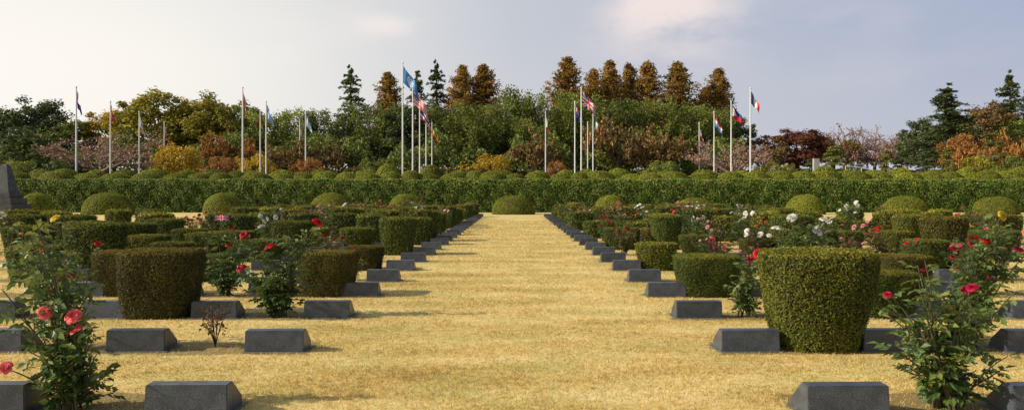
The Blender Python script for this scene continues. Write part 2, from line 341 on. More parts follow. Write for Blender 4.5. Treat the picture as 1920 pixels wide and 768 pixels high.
def custom_rose(seed, X, Z, H, spread, ncane, ls, blooms, label, step=.04, shoots=4, extra=(), leafmat=None):
    tg = []
    for px, py, c, s in blooms: tg.append((WX(px, Z) - X, random.uniform(-.22, -.05), WH(py, Z)))
    ex = [(WX(px, Z) - X, random.uniform(-.15, .15), WH(py, Z)) for px, py in extra]
    fo, st, tips = rose_mesh(seed, H, spread, ncane, ls, tg + ex, step, False, shoots, leafmat)
    e = empty('rose_bush', (X, Z, 0)); obj('stems', st, e); obj('foliage', fo, e)
    for t, (px, py, c, s) in zip(tg, blooms): put_bloom(e, (t[0], t[1] - .03, t[2] + .02), c, s * .64)
    tag(e, label, 'rose bush', 'rose bushes planted between the gravestones')
VAR = [rose_mesh(60 + i, .95 + .1 * (i % 3), .38, 7, .055, (), .048, True, 4, (ROSELEAF if i % 3 else REDLEAF)) for i in range(6)]
VARP = [rose_mesh(80 + i, 1.0, .38, 7, .055, (), .046, False, 4, (ROSELEAF if i % 3 else REDLEAF)) for i in range(4)]
def far_rose(X, Z, n, label, col, hs=1., nb=None):
    if n < 8:
        fo, st, tips = random.choice(VARP); e = empty('rose_bush', (X, Z, 0), random.random() * 6, (hs,) * 3); obj('stems', st, e); obj('foliage', fo, e)
    else:
        me, _, tips = random.choice(VAR); e = obj('rose_bush', me); e.location = (X, Z, 0); e.rotation_euler = (0, 0, random.random() * 6); e.scale = (hs,) * 3
    hi = sorted(tips, key=lambda p: -p[2])[:16]
    for p in random.sample(hi, nb or random.randint(3, 7)): put_bloom(e, tuple(p), col, random.uniform(.55, .95))
    tag(e, label, 'rose bush', 'rose bushes planted between the gravestones')
def dry_mesh(seed):
    rng = np.random.default_rng(seed); st = MB(); P = []
    for i in range(16):
        a = rng.random() * 6.28; e = np.array([math.cos(a) * .2 * rng.random() ** .5, math.sin(a) * .2 * rng.random() ** .5, .2 + .2 * rng.random()]); pts = bez(np.zeros(3), e * [.4, .4, .7], e, 6)
        v, f = tube(pts, np.linspace(.005, .002, 6), 4); st.add(v, f, 1); P += [pts[k] + rng.normal(size=3) * .025 for k in (3, 4, 4, 5, 5, 5, 5) for _ in range(2)]
    P = np.array(P); v, f = leaves(P, np.tile([0, 0, 1.], (len(P), 1)), .017, rng, .6, 1); st.add(v, f, 0, rng.random(len(P)))
    return st.mesh('dry_shrub', [DRY, SOIL])
DRYM = [dry_mesh(s) for s in (21, 22)]

COLS = ['red', 'crimson', 'pink', 'white', 'coral', 'red', 'pink', 'orange', 'crimson', 'white', 'pink', 'white']
FIX = {
 (-1,1,0): ('d',), (-1,2,1): ('c', -4.47, 1.0, .82, 'b'), (-1,2,2): ('r', 'coral', .75), (-1,3,0): ('c', -2.85, .9, .66, 'b'), (-1,3,2): ('c', -6.05, .75, .66, 'b'), (-1,3,3): ('r', 'white', .7),
 (-1,4,0): ('r', 'red', .6), (-1,4,1): ('n',), (-1,4,2): ('c', None, .9, .45, 'g'), (-1,4,3): ('r', 'red', .8), (-1,4,4): ('c', None, .9, .6, 'g'),
 (-1,5,0): ('c', None, .8, .48, 'b'), (-1,5,1): ('n',), (-1,5,2): ('r', 'red', .9), (-1,5,3): ('c', None, .85, .55, 'g'), (-1,5,4): ('c', -8.65, 1.15, .93, 'g'), (-1,5,5): ('r', 'pink', .9),
 (-1,6,0): ('n',), (-1,6,1): ('r', 'crimson', .8), (-1,6,2): ('c', None, .9, .5, 'g'), (-1,6,3): ('c', None, .95, .65, 'g'), (-1,6,4): ('c', None, .9, .6, 'y'), (-1,6,6): ('c', None, 1., .8, 'g'),
 (-1,7,0): ('c', None, 1.0, .94, 'g'), (-1,7,1): ('n',), (-1,7,2): ('c', None, .95, .85, 'g'), (-1,7,3): ('c', None, .9, .6, 'g'), (-1,7,4): ('c', None, .9, .65, 'g'), (-1,7,5): ('c', None, 1., .8, 'g'), (-1,7,6): ('c', None, .95, .8, 'g'), (-1,7,7): ('c', None, 1., .7, 'y'),
 (-1,8,0): ('n',), (-1,8,1): ('c', None, .95, .6, 'g'), (-1,8,3): ('r', 'white', 1.1), (-1,8,5): ('c', None, 1., .85, 'g'), (-1,9,0): ('c', None, .7, .8, 'g'), (-1,9,4): ('c', None, 1., .9, 'g'), (-1,10,2): ('c', None, 1., .9, 'g'), (-1,11,0): ('n',), (-1,12,0): ('c', None, .85, .85, 'g'), (-1,15,0): ('c', None, .9, 1.0, 'g'),
 (1,1,0): ('c', 3.03, 1.14, .95, 'y'), (1,2,1): ('c', 4.72, .8, .55, 'g'), (1,2,2): ('r', 'crimson', 1.0),
 (1,3,0): ('c', 2.97, 1.02, .6, 'g'), (1,3,2): ('c', 5.95, .85, .6, 'b'), (1,3,3): ('r', 'red', 1.15),
 (1,4,0): ('r', 'orange', .55), (1,4,1): ('r', 'pink', .7), (1,4,2): ('n',), (1,4,3): ('r', 'red', .8), (1,4,4): ('r', 'coral', 1.1),
 (1,5,0): ('c', 2.96, .88, .54, 'y'), (1,5,1): ('r', 'crimson', .8), (1,5,2): ('n',), (1,5,4): ('c', None, .9, .6, 'g'), (1,6,0): ('n',), (1,6,1): ('r', 'pink', .8), (1,6,2): ('r', 'white', 1.05), (1,6,3): ('r', 'white', 1.05), (1,6,5): ('c', None, .9, .42, 'g'), (1,6,6): ('c', None, 1., .7, 'g'),
 (1,7,0): ('r', 'red', .9), (1,7,1): ('c', 4.8, 1.0, .5, 'g'), (1,7,2): ('c', 6.3, .85, .4, 'b'), (1,7,4): ('c', None, .9, .6, 'g'), (1,8,7): ('c', None, 1.2, .66, 'y'), (1,9,3): ('r', 'white', 1.2), (1,11,8): ('c', None, 1.25, .8, 'g'),
}
CUSTOM = {(-1,0,0), (-1,1,1), (-1,2,0), (-1,3,1), (1,0,0), (1,1,1), (1,2,0), (1,3,1)}
for n in range(NR):
    for side in (-1, 1):
        cnt = 0; sn = 'left' if side < 0 else 'right'
        for k in range(12 if n < 14 else 8):
            Z = rowz(n) + .3; X = side * (inner(n) + .99 + 1.38 * k + (random.uniform(-.12, .12) if n > 3 else 0))
            if abs(X) * F_PX / Z - .4 * F_PX / Z > 960: continue
            if (side, n, k) in CUSTOM: cnt += 1; continue
            sp = FIX.get((side, n, k))
            if sp is None:
                r = random.random()
                if n < 6: sp = ('r', random.choice(COLS), random.uniform(.6, .9)) if r < .4 else ('n',)
                elif r < (.60 if n < 14 else .36): sp = ('c', None, random.uniform(.8, 1.15), random.choice((.5, .6, .8, .9, .95, 1.0)), random.choice('gggggyyb'))
                elif r < .86: sp = ('r', random.choice(COLS), random.uniform(.8, 1.25))
                elif r < .89: sp = ('d',)
                else: sp = ('n',)
            if sp[0] == 'n': continue
            pos = f"in the {ORD[n]} row, {ORD[cnt]} plant {sn} of the grass aisle"; cnt += 1
            if sp[0] == 'c': clipped(sp[1] if sp[1] else X, Z, sp[2], sp[3], sp[4], f"{LOOK[sp[4]][0]} clipped bush {pos}", n)
            elif sp[0] == 'r': far_rose(X, Z, n, f"rose bush with {sp[1]} blooms {pos}", sp[1], sp[2], 6 if sp[1] == 'white' else None)
            else:
                o = obj('dry_shrub', DRYM[n % 2]); o.location = (X, Z, 0); o.rotation_euler = (0, 0, k); s = 1.05 if n < 4 else 1.4; o.scale = (s,) * 3
                tag(o, f"small withered brown shrub {pos}", 'shrub', 'withered shrubs among the graves')
zz = lambda n: rowz(n) + .2
custom_rose(101, -3.1, zz(0), .6, .28, 6, .056, [(160,592,'coral',1.15),(158,620,'coral',1.2),(108,585,'coral',1.0),(52,680,'coral',.9)], 'tall foreground rose bush with coral blooms at the left edge', .052, 3,
    [(75,440),(40,480),(95,500),(25,540),(110,545),(60,590),(190,660),(222,690),(205,740),(30,620),(80,400),(50,430),(100,460)])
custom_rose(102, -4.42, zz(1), .9, .33, 7, .058, [(30,407,'white',1.1),(120,413,'yellow',1.0),(102,470,'red',.8)], 'tall rose bush with one white and one yellow bloom at left edge', .05, 3, [(70,425),(50,450),(100,480),(140,510),(20,480)])
custom_rose(103, -2.95, zz(2), .8, .34, 9, .058, [(515,464,'red',1.5),(598,420,'red',1.4),(465,443,'red',1.1),(457,505,'crimson',1.),(470,500,'red',.8)], 'dense rose bush with large red blooms beside the left aisle stones', .038, 4, [(550,440),(580,450),(490,470),(565,500),(530,490),(480,520),(585,430)])
custom_rose(104, -4.38, zz(3), .75, .36, 8, .058, [(388,480,'red',1.3),(436,461,'red',1.),(380,505,'crimson',.9)], 'rose bush with small red blooms right of the bronze clipped bush', .042, 3, [(410,435),(440,465),(375,440),(450,440)])
custom_rose(105, 3.06, zz(0), .55, .36, 4, .062, [(1647,553,'crimson',.6),(1712,508,'crimson',.45),(1800,540,'crimson',.8)], 'leafy foreground rose bush with few dark blooms at the lower right', .056, 2,
    [(1730,485),(1705,520),(1660,580),(1645,640),(1790,560),(1830,560),(1870,580),(1685,680),(1895,545),(1870,660),(1720,600),(1770,620),(1740,500),(1690,560),(1850,700),(1770,680)])
custom_rose(106, 4.46, zz(1), .9, .42, 9, .058, [(1830,455,'red',1.0),(1862,407,'yellow',1.),(1885,470,'crimson',.9),(1800,545,'crimson',1.),(1808,580,'crimson',.8),(1905,440,'coral',.9)], 'tall rose bush with red and yellow blooms at the right edge', .046, 3, [(1850,425),(1880,430),(1908,440),(1815,470),(1870,480),(1900,420),(1910,480)])
custom_rose(107, 2.9, zz(2), .6, .26, 6, .055, [(1413,477,'red',1.4),(1402,488,'crimson',1.)], 'slim rose bush with crimson blooms left of the big clipped bush', .045, 3, [(1400,500),(1425,500),(1385,520),(1390,480)])
custom_rose(108, 4.35, zz(3), .8, .4, 9, .056, [(1476,410,'white',1.6),(1447,430,'white',1.5),(1525,437,'white',1.5),(1540,415,'white',1.5)], 'rose bush with a cluster of large white blooms behind the big clipped bush', .042, 4, [(1490,420),(1515,430),(1460,445),(1550,430),(1575,450)])

# ------------------------------------------------------------------ small grave flags
def union(u, v):
    x, y = abs(u * 2 - 1) * 1.5, abs(v * 2 - 1)
    if x < .16 or y < .2: return 0
    if x < .28 or y < .34: return 1
    d = abs(x / 1.5 - y)
    return 0 if d < .09 else 1 if d < .22 else 2
def grave_flag(px, py, w, Z, des, pal, label):
    X, zc = WX(px, Z), WH(py, Z); e = empty('grave_flag', (X - w / 2, Z, 0)); m = MB(); h = w * .42
    v, f = tube([(0,0,-.02),(0,0,.5),(0,0,zc + h / 2 + .04)], .008, 6); m.add(v, f); obj('stick', m.mesh('stick', [BARK]), e)
    m = MB(); a, b = 19, 31
    g = [(j / (b-1) * w, .03 * math.sin(j / (b-1) * 7) * j / (b-1), zc + h / 2 - i / (a-1) * h) for i in range(a) for j in range(b)]
    fs = grid_faces(a, b); m.add(g, fs); me = m.mesh('cloth', [PAINT[p] for p in pal])
    me.polygons.foreach_set('material_index', np.array([des((q % (b-1) + .5) / (b-1), (q // (b-1) + .5) / (a-1)) for q in range(len(fs))], np.int32)); obj('cloth', me, e)
    tag(e, label, 'flag')
grave_flag(415, 408, .42, 23.5, union, ('red','white','navy'), 'small union flag on a stick among the graves left of the aisle')
grave_flag(1507, 409, .42, 24.2, union, ('red','white','navy'), 'small union flag on a stick among the graves right of the aisle')
grave_flag(1290, 386, .45, 38, lambda u, v: 0 if v < .33 else 1 if v < .66 else 2, ('red','white','navy'), 'small red white and navy striped flag among the far right graves')

# ------------------------------------------------------------------ hedge, domes
def dome_mesh(seed, nl, ls, e=2.3):
    rng = np.random.default_rng(seed); th = rng.random(nl) * 2 * PI; c = rng.random(nl) ** .85
    s = (1 - c ** e) ** (1 / e); N = np.stack([s * np.cos(th), s * np.sin(th), c], 1)
    bmp = 1 + .02 * np.sin(3 * th + seed) + .015 * np.sin(5 * c + 4 * th); P = N * bmp[:, None] + rng.normal(size=(nl, 3)) * ls * .2
    m = MB(); v, f = leaves(P, N, ls, rng, .5, .4); m.add(v, f, 0, np.clip(.45 + .11 * lum(P, 6) + .18 * rng.normal(size=nl), 0, 1))
    cs = np.linspace(0, .999, 9); t2 = np.linspace(0, 2 * PI, 25)[:-1]
    C = np.array([[((1 - q ** e) ** (1 / e) * math.cos(a) * .975, (1 - q ** e) ** (1 / e) * math.sin(a) * .975, q * .975) for a in t2] for q in cs]); m.add(C.reshape(-1, 3), grid_faces(9, 24, True), 1)
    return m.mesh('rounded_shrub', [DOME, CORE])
DB = [dome_mesh(s, 10000, .024) for s in (1, 2)]; DS = [dome_mesh(s, 3000, .045, 2.1) for s in (3, 4, 5)]
big = [(68,58,362),(203,93,362),(418,76,362),(620,76,362),(758,66,364),(963,83,367),(1145,62,366),(1302,78,371),(1510,72,365),(1696,86,368),(1868,82,369)]
for i, (px, w, top) in enumerate(big):
    Z = 69; o = obj('rounded_shrub', DB[i % 2]); o.location = (WX(px, Z), Z, 0); r = w / F_PX * Z / 2; o.scale = (r, r * .95, WH(top, Z)); o.rotation_euler = (0, 0, i * 1.1)
    tag(o, f"large rounded green shrub at the foot of the ivy hedge, {ORD[i]} from the left", 'shrub', 'rounded shrubs at the foot of the hedge')
i = 0; px = -14
while px < 1950:
    Z = 80.8 + random.uniform(-.7, .7); w = random.uniform(42, 72); top = random.uniform(319.5, 326)
    o = obj('rounded_shrub', DS[i % 3]); o.location = (WX(px, Z), Z, 2.85); r = w / F_PX * Z / 2; o.scale = (r, min(r, 1.5), WH(top, Z) - 2.85); o.rotation_euler = (0, 0, 0)
    tag(o, f"low rounded shrub along the terrace edge, {ORD[i]} from the left in the front row", 'shrub', 'rounded shrubs along the terrace edge'); i += 1; px += w * random.uniform(.62, .9)
i = 0
for px, w, top in [(20,60,316),(75,50,318),(120,66,317),(180,50,319),(235,60,319),(290,70,317),(350,54,320),(400,60,318),(470,50,320),(530,64,319),(600,50,318),(690,66,318),(727,54,309),(770,46,320),(808,52,310),(860,50,320),(940,64,318),(1010,50,320),(1060,50,319),(1100,46,317),(1160,60,316),(1250,54,320),(1320,64,318),(1390,50,320),(1450,50,320),(1545,60,312),(1590,50,318),(1640,60,319),(1690,54,315),(1750,60,318),(1810,54,316),(1870,58,315),(1915,54,313)]:
    Z = 88 + random.uniform(-1, 1); o = obj('rounded_shrub', DS[(i + 1) % 3]); o.location = (WX(px, Z), Z, 2.7); r = w / F_PX * Z / 2; o.scale = (r, r, WH(top, Z) - 2.7); o.rotation_euler = (0, 0, random.random() * 6)
    tag(o, f"rounded shrub behind the terrace edge, {ORD[i]} from the left in the rear row", 'shrub', 'rounded shrubs in the rear terrace row'); i += 1
def hedge():
    rng = np.random.default_rng(9); n = 100000; HT = 3.2
    x = (rng.random(n) * 2 - 1) * 62; zt = rng.random(n); front = rng.random(n) < .84
    def top(x): return HT + .05 * np.sin(x * .9) + .04 * np.sin(x * 2.3 + 1) + .03 * np.sin(x * 5.1)
    def bulge(x, z): return .08 * np.sin(x * 1.1 + z) + .06 * np.sin(x * 2.7 - z * 2.3) + .06 * np.sin(z * 4 + x * 5)
    z = np.where(front, zt * top(x), top(x) + rng.normal(size=n) * .03); y = np.where(front, 76.6 + bulge(x, z) + .3 * (z / HT) ** 3 + rng.normal(size=n) * .07, 76.9 + rng.random(n) * 1.7)
    P = np.stack([x, y, z], 1); N = np.where(front[:, None], [-.3, -1., .5], [0, -.2, 1.])
    m = MB(); v, f = leaves(P, N, .07, rng, .6, .55)
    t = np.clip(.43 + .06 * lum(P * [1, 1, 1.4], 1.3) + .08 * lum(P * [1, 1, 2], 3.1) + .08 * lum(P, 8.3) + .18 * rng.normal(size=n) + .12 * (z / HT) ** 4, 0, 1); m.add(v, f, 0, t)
    xs = np.linspace(-62.2, 62.2, 250); zs = np.linspace(0, 1, 6)
    C = [(a, 76.75 + bulge(a, q * HT) + .3 * q ** 3, q * (top(a) - .06)) for q in zs for a in xs]; m.add(C, grid_faces(6, 250), 1)
    C = [(a, yy, top(a) - .06) for yy in (77.15, 78.6) for a in xs]; m.add(C, grid_faces(2, 250), 1)
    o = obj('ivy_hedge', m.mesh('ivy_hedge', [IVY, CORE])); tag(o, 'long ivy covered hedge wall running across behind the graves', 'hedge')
hedge()

# ------------------------------------------------------------------ trees
def tree_cone(seed, H=19., W=8.6, nb=300):
    rng = np.random.default_rng(seed); tr = MB(); v, f = tube([(0,0,0),(.1,0,H*.5),(0,.05,H*.97)], [.35,.2,.03], 8); tr.add(v, f); P = []; lop = rng.random() * 6.28
    for i in range(nb):
        t = .06 + .94 * rng.random() ** .85; a = rng.random() * 6.28; ln = W / 2 * (1 - t) ** .64 * (.45 + .72 * rng.random()) * (1 if t > .18 else .8) * (1 + .15 * math.cos(a - lop)) + .12; up = .15 + .6 * rng.random()
        d = np.array([math.cos(a), math.sin(a), up]); k = int(16 + 66 * ln / (W / 2)); s = rng.random(k) ** .75
        q = np.array([0, 0, t * H - .7]) + d * (ln * s)[:, None]; sd = rng.normal(size=(k, 1)) * ln * .16 * (1.1 - .8 * s[:, None])
        P.append(q + sd * np.array([-math.sin(a), math.cos(a), 0]) + rng.normal(size=(k, 3)) * np.array([.14, .14, .20]))
        if i % 5 == 0: v, f = tube([(0, 0, t * H - .7), tuple(np.array([0, 0, t * H - .7]) + d * ln * .85)], [.05, .015], 4); tr.add(v, f)
    P = np.concatenate(P); m = MB(); v, f = leaves(P, nrm(P * [1, 1, 0]) + np.array([0, 0, .5]), .19, rng, .48, .9); m.add(v, f, 0, np.clip(.46 + .14 * lum(P, 1.3) + .2 * rng.normal(size=len(P)), 0, 1))
    return tr, m, H, W
def tree_cedar(seed, H=18., W=8., tiers=19):
    rng = np.random.default_rng(seed); tr = MB(); v, f = tube([(0,0,0),(.1,0,H*.5),(0,.05,H*.99)], [.38,.22,.03], 8); tr.add(v, f); P = []
    for i in range(tiers):
        t = .1 + .89 * i / (tiers - 1)
        for j in range(rng.integers(5, 10)):
            a = rng.random() * 6.28; ln = W / 2 * (1 - t) ** .72 * (.4 + .8 * rng.random()) + .25; z = t * H + rng.normal() * .4; k = int(24 + 60 * ln / (W / 2)); s = rng.random(k) ** .7
            q = np.stack([np.cos(a) * ln * s, np.sin(a) * ln * s, z + .3 * ln * s - .35 * ln * s ** 3], 1); side = rng.normal(size=(k, 1)) * .28 * ln * (1 - .5 * s[:, None])
            q += side * np.array([-math.sin(a), math.cos(a), -.1]) * .6; q[:, 2] += rng.normal(size=k) * .14; P.append(q)
            v, f = tube([(0, 0, z), (math.cos(a) * ln * .9, math.sin(a) * ln * .9, z + .05 * ln)], [.06, .015], 4); tr.add(v, f)
    P = np.concatenate(P); m = MB(); v, f = leaves(P, np.tile([0, 0, 1.], (len(P), 1)), .21, rng, .45, .9); m.add(v, f, 0, np.clip(.44 + .1 * lum(P, 1.2) + .2 * rng.normal(size=len(P)), 0, 1))
    return tr, m, H, W
def tree_broad(seed, H=14., W=10., nc=130, low=.04, ls=.22, per=95):
    rng = np.random.default_rng(seed); tr = MB(); v, f = tube([(0,0,0),(.15,.1,H*.25),(-.1,.1,H*.6)], [.35,.25,.1], 8); tr.add(v, f); P = []; N = []
    for i in range(nc):
        d = nrm(rng.normal(size=3)); rr = .35 + .65 * rng.random() ** .5; az = 1 + .2 * math.sin(3 * math.atan2(d[1], d[0]) + seed) + .14 * rng.normal()
        c = np.array([d[0] * rr * W * .42 * az, d[1] * rr * W * .42 * az, low * H + H * (1 - low) * (.48 + .44 * d[2] * rr * (1 + .08 * rng.normal()))]); r = W * (.045 + .06 * rng.random())
        n_ = nrm(rng.normal(size=(per, 3))); P.append(c + n_ * r * (.35 + .95 * rng.random((per, 1))) * np.array([1.1, 1.1, 1.0])); N.append(n_ + np.array([0, 0, .4]) + d * .4)
        if i % 9 == 0: v, f = tube(bez(np.array([0, 0, H * .2]), np.array([c[0] * .3, c[1] * .3, c[2] * .7]), c, 5), np.linspace(.14, .03, 5), 5); tr.add(v, f)
    P = np.concatenate(P); N = np.concatenate(N); P[:, 2] = np.maximum(P[:, 2], .05); m = MB(); v, f = leaves(P, N, ls, rng, .6, .7); m.add(v, f, 0, np.clip(.46 + .14 * lum(P, .9) + .2 * rng.normal(size=len(P)), 0, 1))
    return tr, m, H, W
def tree_bamboo(seed, H=13., W=9., nc=54):
    rng = np.random.default_rng(seed); tr = MB(); P = []; D = []
    for i in range(nc):
        a = rng.random() * 6.28; r0 = W * .34 * rng.random() ** .5; b = np.array([math.cos(a) * r0, math.sin(a) * r0, 0]); hh = H * (.4 + .6 * rng.random()); ar = W * .2 * (.4 + rng.random())
        e = b + np.array([math.cos(a) * ar, math.sin(a) * ar, hh * .93]); c = b + np.array([0, 0, hh * 1.02]); pts = bez(b, c, e, 14)
        if i % 3 == 0: v, f = tube(pts, np.linspace(.06, .02, 14), 4); tr.add(v, f)
        for q in range(2, 14):
            k = 15; P.append(pts[q] + rng.normal(size=(k, 3)) * np.array([.38, .38, .42])); D.append(np.stack([rng.normal(size=k) * .7, rng.normal(size=k) * .7, -np.abs(rng.normal(size=k)) * .8], 1))
    P = np.concatenate(P); D = np.concatenate(D); m = MB(); n = len(P); v, f = leafDN(P, D, rng.normal(size=(n, 3)) + np.array([-.3, -.3, .8]), .44 * (.6 + .7 * rng.random(n)), .45); m.add(v, f, 0, np.clip(.44 + .15 * lum(P, 1.) + .2 * rng.normal(size=n) + .15 * (P[:, 2] / H - .5), 0, 1))
    return tr, m, H, W
def tree_cherry(seed, H=6., W=14., leafy=.5):
    rng = np.random.default_rng(seed); tr = MB(); P = []
    def br(p, d, ln, r, dep):
        d = d / np.linalg.norm(d); e = p + d * ln; mid = (p + e) / 2 + rng.normal(size=3) * ln * .08; v, f = tube(bez(p, mid, e, 4), np.linspace(r, r * .6, 4), 5 if dep < 3 else 3); tr.add(v, f)
        if dep >= 3:
            for s in np.linspace(.2, 1, int(3 + 5 * leafy)): P.append(p + (e - p) * s + rng.normal(size=3) * .15)
        if dep < 6:
            for _ in range(3 if dep < 5 else 2):
                nd = d + rng.normal(size=3) * .55; nd[2] = nd[2] * .6 + .12; nd[:2] *= 1.15; br(e if rng.random() < .6 else p + (e - p) * .7, nd, ln * (.68 + .16 * rng.random()), r * .6, dep + 1)
    v, f = tube([(0,0,0),(.1,0,.8),(0,.1,1.3)], [.4,.3,.26], 8); tr.add(v, f)
    for i in range(5):
        a = i * 1.26 + rng.normal() * .2; br(np.array([0, .1, 1.2]), np.array([math.cos(a), math.sin(a), .55]), 2.1, .17, 2)
    P = np.array(P); m = MB(); v, f = leaves(P, np.tile([0, 0, .6], (len(P), 1)), .10 + .07 * leafy, rng, .6, 1); m.add(v, f, 0, rng.random(len(P)))
    V = np.concatenate(tr.V); return tr, m, V[:, 2].max(), np.ptp(V[:, 0])
def tree_cloud(seed, H=5., W=3.2, pads=11):
    rng = np.random.default_rng(seed); tr = MB(); pts = np.array([(0,0,0),(.2,0,H*.3),(-.15,.1,H*.6),(0,0,H*.95)]); v, f = tube(pts, [.16,.13,.09,.04], 7); tr.add(v, f); P = []; N = []
    for i in range(pads):
        t = .25 + .72 * i / (pads - 1); a = i * 2.4 + rng.normal() * .3; rr = W * .36 * (1.1 - t) if i < pads - 1 else 0; c = np.array([math.cos(a) * rr, math.sin(a) * rr, t * H]); r = W * (.25 - .12 * t)
        k = 260; n_ = nrm(rng.normal(size=(k, 3))); n_[:, 2] = np.abs(n_[:, 2]); P.append(c + n_ * r * np.array([1, 1, .5]) + rng.normal(size=(k, 3)) * .03); N.append(n_); v, f = tube([(0, 0, t * H - .25), tuple(c)], [.06, .03], 5); tr.add(v, f)
    P = np.concatenate(P); m = MB(); v, f = leaves(P, np.concatenate(N), .11, rng, .4, .8); m.add(v, f, 0, np.clip(.5 + .22 * rng.normal(size=len(P)), 0, 1)); return tr, m, H, W
def tree_palm(seed, H=4.5, W=3.6):
    rng = np.random.default_rng(seed); tr = MB(); v, f = tube([(0,0,0),(.05,0,1.5),(0,0,3.1)], [.2,.16,.17], 9); tr.add(v, f); m = MB()
    for i in range(26):
        a = i * 2.4; el = rng.uniform(-.5, 1.2); d = np.array([math.cos(a) * math.cos(el), math.sin(a) * math.cos(el), math.sin(el)]); e = np.array([0, 0, 3.1]) + d * 1.0
        k = 14; fan = np.linspace(-1.2, 1.2, k); side = np.array([-math.sin(a), math.cos(a), 0]); D = d[None] * np.cos(fan)[:, None] + side[None] * np.sin(fan)[:, None] + np.array([0, 0, -.2]); v, f = leafDN(np.tile(e, (k, 1)), D, rng.normal(size=(k, 3)) * .2 + np.array([0, 0, 1]), np.full(k, .75), .16); m.add(v, f, 0, rng.random(k))
        v, f = tube([(0, 0, 3.05), tuple(e)], [.025, .015], 4); m.add(v, f, 0, .5)
    return tr, m, H, W
LIB = {}
def lib(kind, gens):
    LIB[kind] = []
    for g in gens:
        tr, m, H, W = g; LIB[kind].append((tr.mesh('trunk', [BARK], True), m.mesh('crown', [TREEC['mid']]), H, W))
lib('cone', [tree_cone(s) for s in (1, 2, 3, 4, 5)]); lib('cedar', [tree_cedar(s) for s in (5, 6, 7)]); lib('broad', [tree_broad(s) for s in (8, 9, 10, 11)])
lib('bamboo', [tree_bamboo(s) for s in (11, 12, 13)]); lib('cherry', [tree_cherry(s, leafy=.35) for s in (14, 15)]); lib('leafy', [tree_cherry(s, leafy=1.4) for s in (16, 17)])
lib('cloud', [tree_cloud(s) for s in (18, 19)]); lib('palm', [tree_palm(20)]); lib('shrub', [tree_broad(s, 4., 6., 60, .02, .12, 70) for s in (21, 22)])
CAT = {'cone': 'conifer tree', 'cedar': 'conifer tree', 'broad': 'tree', 'bamboo': 'bamboo', 'cherry': 'bare tree', 'leafy': 'tree', 'cloud': 'pine tree', 'palm': 'palm tree', 'shrub': 'shrub'}
NAME = {'cone': 'autumn_conifer', 'cedar': 'cedar_tree', 'broad': 'broadleaf_tree', 'bamboo': 'bamboo_clump', 'cherry': 'cherry_tree', 'leafy': 'cherry_tree', 'cloud': 'cloud_pine', 'palm': 'palm_tree', 'shrub': 'autumn_shrub'}
